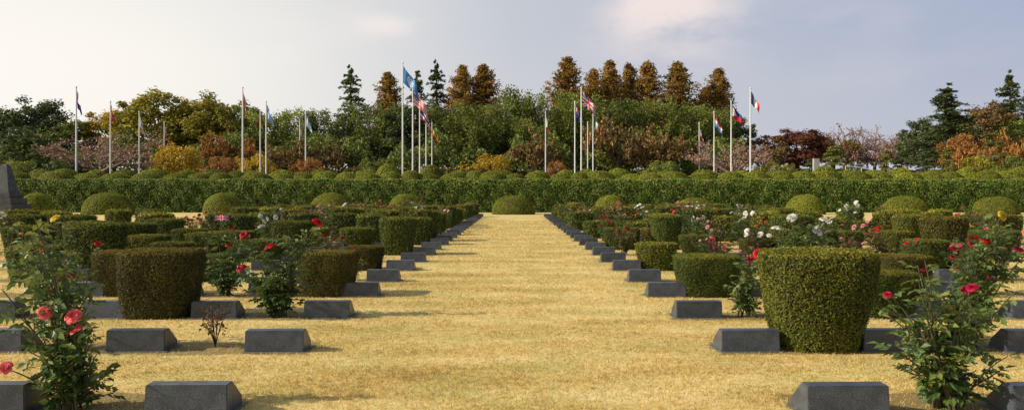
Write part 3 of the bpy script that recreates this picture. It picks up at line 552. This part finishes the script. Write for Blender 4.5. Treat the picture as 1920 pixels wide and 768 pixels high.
T = [
 (12,184,140,'broad','dark',150,'dark evergreen tree at the far left edge of the treeline'),(75,180,130,'broad','dark',153,'dark evergreen tree second from the left edge'),(40,225,90,'broad','dark',140,'lower dark tree between the two leftmost evergreens'),(138,218,120,'broad','mid',150,'green tree behind the leftmost bare cherry tree'),
 (22,255,70,'cloud','dark',118,'layered dark pine behind the grey obelisk'),(70,262,60,'cloud','dark',122,'layered dark pine right of the obelisk pine'),
 (185,240,230,'cherry','pink',120,'wide spreading bare pinkish cherry tree among the left flagpoles'),
 (290,159,160,'broad','olive',150,'tall yellow green tree, highest on the left'),(214,190,110,'broad','yellow',154,'bright yellow tree left of the tall yellow green tree'),(394,174,150,'broad','olive',148,'olive yellow tree left of the tallest left flagpole'),(350,174,90,'broad','yellow',154,'yellow autumn tree between two olive trees'),
 (458,181,120,'broad','mid',155,'green tree behind the red and white flag'),(505,202,110,'bamboo','bamboo',148,'bamboo clump behind the striped blue and white flag'),(560,200,110,'bamboo','bamboo',147,'bamboo clump behind the pale blue flag'),(612,203,100,'bamboo','bamboo',149,'bamboo clump left of the tall dark cedar'),
 (657,131,124,'cedar','dark',152,'tall dark cedar, left of the central flag group'),(727,132,128,'cone','rust',165,'rust conifer between the tall cedar and the blue flag'),(783,138,96,'cedar','dark',163,'dark cedar behind the central blue flag'),(818,122,106,'cedar','dark',166,'tall dark cedar right of the central blue flag'),
 (868,117,122,'cone','rust',163,'left one of the pair of rust conifers right of the central flags'),(907,115,134,'cone','rust',164,'right one of the pair of rust conifers right of the central flags'),
 (700,186,110,'bamboo','mid',150,'green bamboo clump below the rust conifer by the cedar'),(760,180,120,'broad','dark',150,'dark tree mass behind the central flagpoles'),(835,185,120,'bamboo','mid',149,'green bamboo mass right of the central flagpoles'),(895,184,120,'bamboo','bamboo',146,'bamboo clump under the pair of rust conifers'),(975,160,110,'bamboo','bamboo',150,'tall bamboo clump directly above the centre of the aisle'),(1030,170,110,'bamboo','bamboo',152,'tall bamboo clump left of the tallest rust conifer'),(940,188,90,'bamboo','mid',150,'green bamboo clump left of the centre'),(1000,215,90,'bamboo','bamboo',142,'low bamboo clump left of the right centre flagpoles'),
 (1066,101,146,'cone','rust',160,'tallest rust conifer behind the right centre flags'),(1112,124,110,'cone','rust',166,'small rust conifer right of the tallest one'),(1144,110,132,'cone','rust',162,'second tall rust conifer right of the tallest one'),(1178,115,106,'cone','rust',167,'slim rust conifer in the middle of the right row'),(1213,111,134,'cone','rust',162,'rust conifer right of the slim one in the right row'),(1268,111,150,'cone','rust',161,'broad rust conifer above the reddish cherry trees'),(1324,159,110,'cone','rust',166,'shorter rust conifer left of the last tall one'),(1348,125,130,'cone','rust',163,'last tall rust conifer at the right end of the row'),
 (1090,166,110,'bamboo','bamboo',149,'bamboo clump below the tallest rust conifer'),(1140,178,110,'bamboo','mid',149,'bamboo clump below the second tall rust conifer'),(1190,182,90,'bamboo','bamboo',150,'bamboo clump below the slim rust conifer'),(1235,178,110,'bamboo','bamboo',148,'bamboo clump left of the broad rust conifer'),(1285,184,100,'bamboo','bamboo',148,'bamboo clump at the foot of the broad rust conifer'),(1330,193,90,'bamboo','mid',150,'green bamboo below the last tall rust conifer'),(1375,208,90,'broad','dark',155,'dark tree at the right end of the dense grove'),
 (1160,222,150,'leafy','redgreen',136,'reddish brown cherry tree right of the right centre flagpoles'),(1005,240,110,'leafy','redgreen',136,'reddish brown cherry tree left of the right centre flagpoles'),(1240,250,120,'leafy','redgreen',134,'reddish brown cherry tree left of the bare pink cherry'),(600,250,110,'leafy','redgreen',134,'brownish cherry tree left below the tall cedar'),(430,250,110,'leafy','orange',134,'orange brown cherry tree below the olive tree'),(520,262,90,'leafy','redgreen',132,'brownish cherry tree behind the left inner flagpoles'),
 (1372,254,170,'cherry','pink',122,'bare pinkish cherry tree behind the right flagpoles'),(1430,255,90,'leafy','redgreen',142,'reddish brown tree behind the rightmost flagpole'),(1495,232,150,'broad','red',150,'dark red autumn tree right of the last flagpole'),(1585,236,130,'cherry','pink',185,'far bare tree right of the dark red tree'),(1655,230,130,'cherry','pink',188,'far bare tree left of the big dark pine'),(1700,245,100,'cherry','pink',180,'far bare tree touching the big dark pine'),(1560,256,100,'leafy','redgreen',175,'low reddish tree behind the wide layered pine'),(1640,262,110,'leafy','pink',172,'low pinkish tree behind the small layered pines'),
 (1775,164,170,'cedar','dark',140,'big dark spreading pine on the right'),(1735,215,100,'broad','dark',148,'dark round tree left below the big right pine'),(1845,176,130,'broad','redgreen',150,'reddish green tree between the right pine and the right edge'),(1893,140,118,'cedar','dark',152,'dark conifer near the right edge'),(1925,170,80,'cedar','dark',150,'dark conifer at the right edge'),(1890,215,100,'broad','mid',146,'green tree low at the right edge'),(1810,215,80,'broad','mid',150,'green tree beside the big right pine'),
 (1845,240,120,'leafy','orange',128,'orange autumn tree behind the palm'),(1912,250,90,'leafy','orange',126,'orange autumn tree at the right edge'),(1800,245,80,'broad','orange',134,'rounded orange tree below the big right pine'),
 (1565,276,86,'cloud','mid',110,'wide layered pine right of the stone pillar'),(1660,283,46,'cloud','mid',112,'small layered pine left of two others on the right'),(1693,283,46,'cloud','dark',113,'small layered pine in the middle of the right terrace'),(1737,285,56,'cloud','dark',112,'layered pine left of the rightmost layered pine'),(1776,280,44,'cloud','mid',111,'rightmost layered pine, beside the palm'),(1520,300,60,'cloud','dark',114,'low layered pine behind the stone pillar'),
 (1862,262,60,'palm','mid',112,'small fan palm on the right terrace'),
 (335,266,110,'shrub','yellow',120,'large yellow shrub left of the tallest left flagpole'),(480,282,90,'shrub','yellow',118,'yellow shrub behind the left inner flagpoles'),(580,294,76,'shrub','orange',116,'orange shrub behind the pale blue flag pole'),(918,282,105,'shrub','yellow',118,'golden shrub right of the central flagpoles'),(1042,298,50,'shrub','orange',117,'small orange shrub left of the right centre flagpoles'),(412,288,80,'shrub','orange',119,'orange brown shrub between the yellow shrubs'),
 (700,298,80,'shrub','mid',118,'green shrub left of the tallest flagpole'),(1240,296,90,'shrub','mid',120,'green shrub left of the bare pink cherry tree'),(1830,288,80,'shrub','olive',110,'olive shrub left of the palm'),(1905,282,70,'shrub','mid',110,'green shrub at the right edge of the terrace'),(40,296,80,'shrub','mid',112,'green shrub behind the obelisk'),(120,290,80,'shrub','dark',118,'dark shrub under the left bare cherry'),(1600,302,60,'shrub','dark',116,'dark shrub beside the wide layered pine'),(1450,298,90,'shrub','olive',118,'olive shrub right of the last flagpole'),
]
for i, (px, top, w, kind, c, Z, lab) in enumerate(T):
    tr, cr, H, W = LIB[kind][i % len(LIB[kind])]; g = hg(Z) - .15; s = (WH(top, Z) - g) / H; sw = w / F_PX * Z / W
    e = empty(NAME[kind], (WX(px, Z), Z, g), random.random() * 6.28, (sw, sw, s)); to = obj('trunk', tr, e); co = obj('crown', cr, e); set_mat(co, TREEC[c])
    if kind == 'cherry': set_mat(to, PINKBARK)
    tag(e, lab, CAT[kind])
def undergrowth():
    rng = np.random.default_rng(31); n = 34000; x = rng.uniform(-98, 40, n); y = rng.uniform(136, 144, n); top = 5 + 1.8 * np.sin(x * .35) + 1.2 * np.sin(x * .9 + 1) + .6 * np.sin(x * 2.1)
    z = np.array([hg(q) for q in y]) + top * rng.random(n) ** .8; P = np.stack([x, y, z], 1); m = MB(); v, f = leaves(P, np.tile([0, -.4, .8], (n, 1)), .33, rng, .55, .8); m.add(v, f, 0, np.clip(.4 + .15 * lum(P, .8) + .2 * rng.normal(size=n), 0, 1))
    tag(obj('undergrowth', m.mesh('undergrowth', [TREEC['mid']])), 'dark leafy undergrowth filling the foot of the grove', 'undergrowth', kind='stuff')
undergrowth()
m = MB(); rng = np.random.default_rng(77); n = 420; Nn = nrm(rng.normal(size=(n, 3))); Nn[:, 2] = np.abs(Nn[:, 2]); v, f = leaves(Nn, Nn, .08, rng, .6, .8); m.add(v, f, 0, rng.random(n)); v, f = leaves(Nn * .93, Nn, .13, rng, .6, .8); m.add(v, f, 1, rng.random(n) * .5); v, f = leaves(Nn, Nn, .11, rng, .6, .8); m.add(v, f, 1, rng.random(n) * .5); RFM = m.mesh('red_shrub', [REDSHRUB, IVY])
for i, px in enumerate((655, 672, 828, 845, 885, 905, 950, 1000)):
    o = obj('flowering_shrub', RFM); o.location = (WX(px, 94), 94 + random.uniform(-1, 1), 2.9); o.scale = (1.0, 1.0, WH(316, 94) - 2.9); tag(o, f"red flowering shrub on the terrace, {ORD[i]} of eight from the left", 'shrub', 'red flowering shrubs on the terrace')

# ------------------------------------------------------------------ flagpoles and flags
def usa(u, v):
    if u < .4 and v < .54: return 1 if (int(u * 30) + int(v * 18)) % 3 == 0 and int(v * 18) % 2 else 2
    return 0 if int(v * 13) % 2 == 0 else 1
def greece(u, v):
    if u < .37 and v < .55: return 1 if abs(u - .185) < .04 or abs(v - .275) < .06 else 0
    return 0 if int(v * 9) % 2 == 0 else 1
def un(u, v):
    x, y = (u - .5) * 1.5, v - .5; r = math.hypot(x, y); a = math.atan2(y, x)
    if .25 < r < .33 and not (abs(x) < .08 and y < 0): return 1
    if r < .22 and (abs((r * 18) % 2 - 1) < .45 or abs(math.sin(a * 4)) < .3): return 1
    return 0
def korea(u, v):
    x, y = (u - .5) * 1.5, v - .5; r = math.hypot(x, y)
    if r < .25: return 0 if y < .06 * math.sin(x * 12) else 2
    if .36 < r < .5 and abs(abs(x) - .42) < .09 and .15 < abs(y) < .36: return 3
    return 1
def canada(u, v):
    if u < .25 or u > .75: return 0
    return 0 if math.hypot((u - .5) * 1.5, v - .5) < .2 and abs(math.sin(5.5 * math.atan2(v - .5, u - .5))) > .3 or (abs(u - .5) < .02 and .5 < v < .8) else 1
def turk(u, v):
    x, y = (u - .35) * 1.5, v - .5; return 1 if math.hypot(x, y) < .26 and math.hypot(x - .07, y) > .2 or math.hypot(x - .3, y) < .07 else 0
def norway(u, v): return 2 if abs(u - .36) < .05 or abs(v - .5) < .08 else 1 if abs(u - .36) < .1 or abs(v - .5) < .15 else 0
def anz(u, v):
    if u < .5 and v < .5: return union(u * 2, v * 2)
    for a, b in ((.75, .2), (.86, .42), (.65, .45), (.75, .8), (.25, .75)):
        if math.hypot((u - a) * 1.5, v - b) < .06: return 1
    return 2
def phil(u, v):
    if u < .45 * (1 - abs(v - .5) * 2): return 3 if math.hypot((u - .14) * 1.5, v - .5) < .1 else 1
    return 2 if v < .5 else 0
def thai(u, v): return 0 if v < .17 or v > .83 else 1 if v < .33 or v > .67 else 2
def sweden(u, v): return 1 if abs(u - .38) < .08 or abs(v - .5) < .11 else 0
R_, W_, N_, K_, Y_, G_, B_, S_ = 'red', 'white', 'navy', 'black', 'yellow', 'green', 'blue', 'sky'
RWN = (R_, W_, N_, K_)
FL = [
 (143,165,anz,RWN,82,'limp navy flag on the leftmost flagpole','white flagpole leftmost of all, carrying the limp navy flag'),
 (207,192,turk,(R_,W_),80,'limp red flag with white crescent, second from the left','white flagpole second from the left, carrying a red flag'),
 (261,211,korea,(R_,W_,N_,K_),78,'white flag with red and blue disc, third from the left','white flagpole third from the left, carrying a white flag'),
 (308,230,norway,(R_,W_,N_),80,'red flag with blue cross, fourth from the left','white flagpole fourth from the left, shortest of the left outer group'),
 (455,166,canada,(R_,W_),82,'limp red and white leaf flag on the tall left inner pole','tallest white flagpole of the left inner group'),
 (488,210,lambda u,v: 0 if u<.33 else 1 if u<.66 else 2,(R_,Y_,G_),83,'limp red yellow and green flag left of the blue striped one','white flagpole just left of the blue and white striped flag'),
 (499,192,greece,(B_,W_),70,'blue and white striped flag with a cross','white flagpole carrying the blue and white striped flag'),
 (562,230,sweden,(B_,Y_),80,'blue flag with yellow cross left of the pale blue flag','white flagpole just left of the pale blue flag'),
 (573,211,lambda u,v: 0 if v<.33 or v>.67 else 1,(S_,W_),70,'pale blue and white banded flag','white flagpole carrying the pale blue and white flag'),
 (755,120,un,(B_,W_),56,'large blue flag with white wreath emblem on the tallest pole','tallest white flagpole of all, at the centre left'),
 (774,165,usa,(R_,W_,N_),52,'red and white striped flag with starred canton','white flagpole carrying the starred and striped flag'),
 (787,192,thai,(R_,W_,N_),64,'red white and blue banded flag right of the starred flag','third white flagpole of the central group'),
 (799,211,union,(R_,W_,N_),74,'drooping red white and blue flag fourth in the central group','fourth white flagpole of the central group'),
 (810,231,lambda u,v: 0 if v<.34 else 1 if v<.67 else 2,(G_,Y_,R_),72,'green yellow and red flag at the right of the central group','rightmost white flagpole of the central group'),
 (1023,212,lambda u,v: 1 if u<.3 else 0,(R_,W_),82,'limp red and white flag alone left of the right centre group','lone white flagpole left of the right centre group'),
 (1078,192,anz,RWN,70,'navy flag with union canton beside the union flag','white flagpole just left of the full union flag'),
 (1090,166,union,(R_,W_,N_),50,'flying union flag on the tallest right centre pole','tallest white flagpole of the right centre group'),
 (1102,230,lambda u,v: 0 if v<.5 else 1 if v<.75 else 2,(Y_,N_,R_),80,'yellow blue and red flag hanging limp in right centre group','shortest white flagpole of the right centre group'),
 (1112,213,lambda u,v: 0 if u<.33 else 1 if u<.66 else 2,(G_,W_,R_),68,'green white and red vertical banded flag','white flagpole carrying the green white and red flag'),
 (1311,231,norway,(R_,W_,N_),80,'limp red flag leftmost in the right outer group','leftmost white flagpole of the right outer group'),
 (1339,211,lambda u,v: 0 if v<.33 else 1 if v<.66 else 2,(R_,W_,B_),66,'red white and blue horizontal banded flag on the right','second white flagpole of the right outer group'),
 (1371,192,phil,(R_,W_,N_,Y_),54,'blue and red flag with white triangle','third white flagpole of the right outer group'),
 (1407,167,lambda u,v: 0 if u<.33 else 1 if u<.66 else 2,(N_,W_,R_),63,'blue white and red vertical banded flag, rightmost of all','white flagpole rightmost of all, carrying a vertical banded flag'),
]
for i, (px, top, des, pal, dr, lf, lp) in enumerate(FL):
    Z = 90. if top < 160 else 12.24 * F_PX / (HY - top); X = WX(px, Z); g = hg(Z) - .05; H = WH(top, Z) - g
    e = empty('flagpole', (X, Z, g)); m = MB(); v, f = tube([(0,0,0),(0,0,H*.5),(0,0,H)], [.10,.09,.065], 10); m.add(v, f); obj('pole', m.mesh('pole', [POLE], True), e)
    m = MB(); v, f = tube([(0,0,H-.02),(0,0,H+.03),(0,0,H+.1),(0,0,H+.17),(0,0,H+.2)], [.03,.09,.12,.08,.01], 10); m.add(v, f); obj('finial', m.mesh('finial', [POLE], True), e)
    m = MB(); v, f = tube([(0,0,-.05),(0,0,.3),(0,0,.31),(0,0,.5)], [.32,.32,.16,.14], 14); m.add(v, f); obj('base', m.mesh('base', [PALE]), e)
    tag(e, lp, 'flagpole', 'white flagpoles on the terrace')
    ho = {9: 1.9, 22: 1.4, 21: 1.55}.get(i, 1.65); fl = ho * 1.45; a, b = (25, 37) if i != 9 else (41, 61); th = math.radians(dr); pts = []
    for r in range(a):
        for c in range(b):
            u, vv = c / (b - 1), r / (a - 1); limp = dr / 80
            fold = math.sin(u * 9 + vv * 2.2 + i) * .16 * limp * min(1, u * 3) + .06 * math.sin(u * 17 + i)*u
            x = .09 + fl * u * math.cos(th) * (1 - .1 * vv) + (vv * .2 * u * fl * limp * .6); z = -vv * ho * (1 - .12 * u) - fl * u * math.sin(th) * (.92 - .25 * vv * limp)
            pts.append((x, fold * 1.4 + .1 * math.sin(vv * 5 + u * 4) * u, z + .1 * math.sin(u * 8 + i) * u))
    m = MB(); fs = grid_faces(a, b); m.add(pts, fs); me = m.mesh('flag', [PAINT[p] for p in pal], True)
    me.polygons.foreach_set('material_index', np.array([des((q % (b-1) + .5) / (b-1), (q // (b-1) + .5) / (a-1)) for q in range(len(fs))], np.int32))
    o = obj('flag', me); o.location = (X, Z, g + H - .25); tag(o, lf, 'flag', 'national flags on the terrace flagpoles')

# ------------------------------------------------------------------ monument, pillar, rail
Z = 64; e = empty('obelisk_monument', (WX(10, Z), Z, 0), 0)
m = MB(); tp, bz, bt = WH(306, Z), WH(362, Z), .72; tw = .27; apex = tp - .22
v = [(sx * bt, sy * bt, bz) for sx, sy in ((-1,-1),(1,-1),(1,1),(-1,1))] + [(sx * tw, sy * tw, apex) for sx, sy in ((-1,-1),(1,-1),(1,1),(-1,1))] + [(0, 0, tp)]
m.add(v, [(0,1,5,4),(1,2,6,5),(2,3,7,6),(3,0,4,7)]); m.add(v, [(4,5,8),(5,6,8),(6,7,8),(7,4,8)]); obj('shaft', m.mesh('shaft', [GREY]), e)
for w_, z0, z1 in ((.88, bz - .4, bz), (1.1, bz - .9, bz - .402), (1.32, -.1, bz - .902)):
    m = MB(); box(m, -w_, w_, -w_, w_, z0, z1); obj('plinth_step', m.mesh('plinth_step', [GREY]), e)
tag(e, 'dark grey stone obelisk with stepped base at the left edge', 'monument')
Z = 100; e = empty('stone_pillar', (WX(1530, Z), Z, 2.9)); h = WH(297, Z) - 2.9
m = MB(); box(m, -.34, .34, -.25, .25, .3, h); obj('shaft', m.mesh('shaft', [PALE]), e); m = MB(); box(m, -.5, .5, -.4, .4, -.1, .298); obj('base', m.mesh('base', [PALE]), e)
tag(e, 'upright pale grey stone pillar on the right terrace', 'monument')
Z = 98; e = empty('handrail', (WX(1615, Z), Z, 2.9)); m = MB(); a = WX(1585, Z) - WX(1615, Z)
v, f = tube([(a,0,WH(311,Z)-2.9),(0,0,WH(314,Z)-2.9),(-a,0,WH(321,Z)-2.9)], .05, 6); m.add(v, f); obj('top_rail', m.mesh('top_rail', [POLE]), e)
for xx, y in ((a, 311), (0, 314), (-a, 321)):
    m = MB(); v, f = tube([(xx * .98, 0, -.05), (xx * .98, 0, WH(y, Z) - 2.95)], .04, 6); m.add(v, f); obj('post', m.mesh('post', [POLE]), e)
tag(e, 'white sloping handrail on the right terrace', 'handrail')

# ------------------------------------------------------------------ world, sun, camera
w = bpy.data.worlds.new('World'); S.world = w; w.use_nodes = True; nt = w.node_tree; nt.nodes.clear(); L = nt.links.new
EL, AZ = math.radians(30), math.radians(-100)
out = nt.nodes.new('ShaderNodeOutputWorld'); bg = nt.nodes.new('ShaderNodeBackground'); bg.inputs[1].default_value = .1; L(bg.outputs[0], out.inputs[0])
sky = nt.nodes.new('ShaderNodeTexSky'); sky.sky_type = 'NISHITA'; sky.sun_disc = False; sky.sun_elevation = EL; sky.sun_rotation = AZ; sky.dust_density = 2.0; sky.altitude = 50
tc = nt.nodes.new('ShaderNodeTexCoord'); sx = nt.nodes.new('ShaderNodeSeparateXYZ'); L(tc.outputs['Generated'], sx.inputs[0])
mr = nt.nodes.new('ShaderNodeMapRange'); mr.inputs['From Min'].default_value = -.58; mr.inputs['From Max'].default_value = .58; L(sx.outputs[0], mr.inputs[0])
hz = ramp(nt, [(0, (.94,.92,.87)), (.25, (.80,.795,.78)), (.5, (.575,.60,.66)), (1, (.38,.445,.60))]); L(mr.outputs[0], hz.inputs[0])
low = nt.nodes.new('ShaderNodeMapRange'); low.inputs['From Min'].default_value = .02; low.inputs['From Max'].default_value = .2; low.inputs['To Min'].default_value = .65; low.inputs['To Max'].default_value = 0; L(sx.outputs[2], low.inputs[0])
def mixc(fac, a, b):
    m = nt.nodes.new('ShaderNodeMix'); m.data_type = 'RGBA'
    for s, x in ((0, fac), (6, a), (7, b)):
        if isinstance(x, (float, int)): m.inputs[s].default_value = x
        elif isinstance(x, tuple): m.inputs[s].default_value = (*x, 1)
        else: L(x, m.inputs[s])
    return m.outputs[2]
hl = ramp(nt, [(0, (1.0,.96,.88)), (.4, (.76,.715,.70)), (1, (.59,.58,.64))]); L(mr.outputs[0], hl.inputs[0])
c1 = mixc(low.outputs[0], hz.outputs[0], hl.outputs[0])
mp = nt.nodes.new('ShaderNodeMapping'); mp.inputs['Scale'].default_value = (1, 1, 2.2); mp.inputs['Location'].default_value = (.35, .2, .1); L(tc.outputs['Generated'], mp.inputs[0])
n = nt.nodes.new('ShaderNodeTexNoise'); n.inputs['Scale'].default_value = 7; n.inputs['Detail'].default_value = 8; n.inputs['Roughness'].default_value = .55; L(mp.outputs[0], n.inputs['Vector'])
def mth(op, a, b, clamp=False):
    q = nt.nodes.new('ShaderNodeMath'); q.operation = op; q.use_clamp = clamp
    for i, x in enumerate((a, b)):
        if isinstance(x, (int, float)): q.inputs[i].default_value = x
        else: L(x, q.inputs[i])
    return q.outputs[0]
nz = nt.nodes.new('ShaderNodeMapRange'); nz.interpolation_type = 'SMOOTHSTEP'; nz.inputs['From Min'].default_value = .34; nz.inputs['From Max'].default_value = .64; L(n.outputs['Fac'], nz.inputs[0])
def cloud(px, py, rx, rz, amt, noisy=True):
    d0 = Vector(((px - VX) / F_PX, 1, (HY - py) / F_PX)).normalized()
    ax = mth('DIVIDE', mth('SUBTRACT', sx.outputs[0], d0.x), rx); az = mth('DIVIDE', mth('SUBTRACT', sx.outputs[2], d0.z), rz)
    r2 = mth('ADD', mth('MULTIPLY', ax, ax), mth('MULTIPLY', az, az)); front = mth('GREATER_THAN', sx.outputs[1], 0.)
    g = mth('MULTIPLY', mth('POWER', 2.718, mth('MULTIPLY', r2, -1.)), mth('MULTIPLY', front, amt))
    return mth('MULTIPLY', g, nz.outputs[0], True) if noisy else mth('MULTIPLY', g, 1., True)
c2 = c1
for px, py, rx, rz, amt, colr in ((1250, 22, .07, .05, 1.5, (.92,.80,.77)), (1400, 60, .16, .03, .5, (.72,.68,.70)), (725, 48, .05, .012, .9, (.92,.84,.80)), (560, 20, .12, .03, .5, (.84,.80,.78)), (1700, 130, .2, .035, .4, (.62,.60,.66)), (330, 60, .14, .03, .6, (.93,.90,.85)), (150, 20, .10, .02, .6, (.78,.79,.80))):
    c2 = mixc(cloud(px, py, rx, rz, amt), c2, colr)
c2 = mixc(cloud(40, 110, .26, .11, .7, False), c2, (1.05,1.0,.92))
sc = nt.nodes.new('ShaderNodeVectorMath'); sc.operation = 'SCALE'; sc.inputs[3].default_value = 10.; L(c2, sc.inputs[0])
fz = ramp(nt, [(0, (.97,)*3), (.28, (.95,)*3), (.5, (.3,)*3), (1, (.1,)*3)]); L(sx.outputs[2], fz.inputs[0])
L(mixc(fz.outputs[0], sky.outputs[0], sc.outputs[0]), bg.inputs[0])
sun = bpy.data.lights.new('sun', 'SUN'); sun.energy = 5.0; sun.angle = math.radians(.6); sun.color = (1, .88, .68)
so = bpy.data.objects.new('sun', sun); COL.objects.link(so)
d = Vector((math.sin(AZ) * math.cos(EL), math.cos(AZ) * math.cos(EL), math.sin(EL))); so.rotation_euler = d.to_track_quat('Z', 'Y').to_euler(); so.location = d * 50
cam = bpy.data.cameras.new('camera'); co = bpy.data.objects.new('camera', cam); COL.objects.link(co); co.location = (0, 0, EYE); co.rotation_euler = (PI / 2, 0, 0)
cam.sensor_width = 36; cam.lens = F_PX / 1920 * 36; cam.shift_y = -(384 - HY) / 1920; cam.shift_x = -(VX - 960) / 1920; cam.clip_end = 6000; cam.clip_start = .1
S.camera = co
S.view_settings.view_transform = 'Standard'; S.view_settings.look = 'None'; S.view_settings.exposure = 0
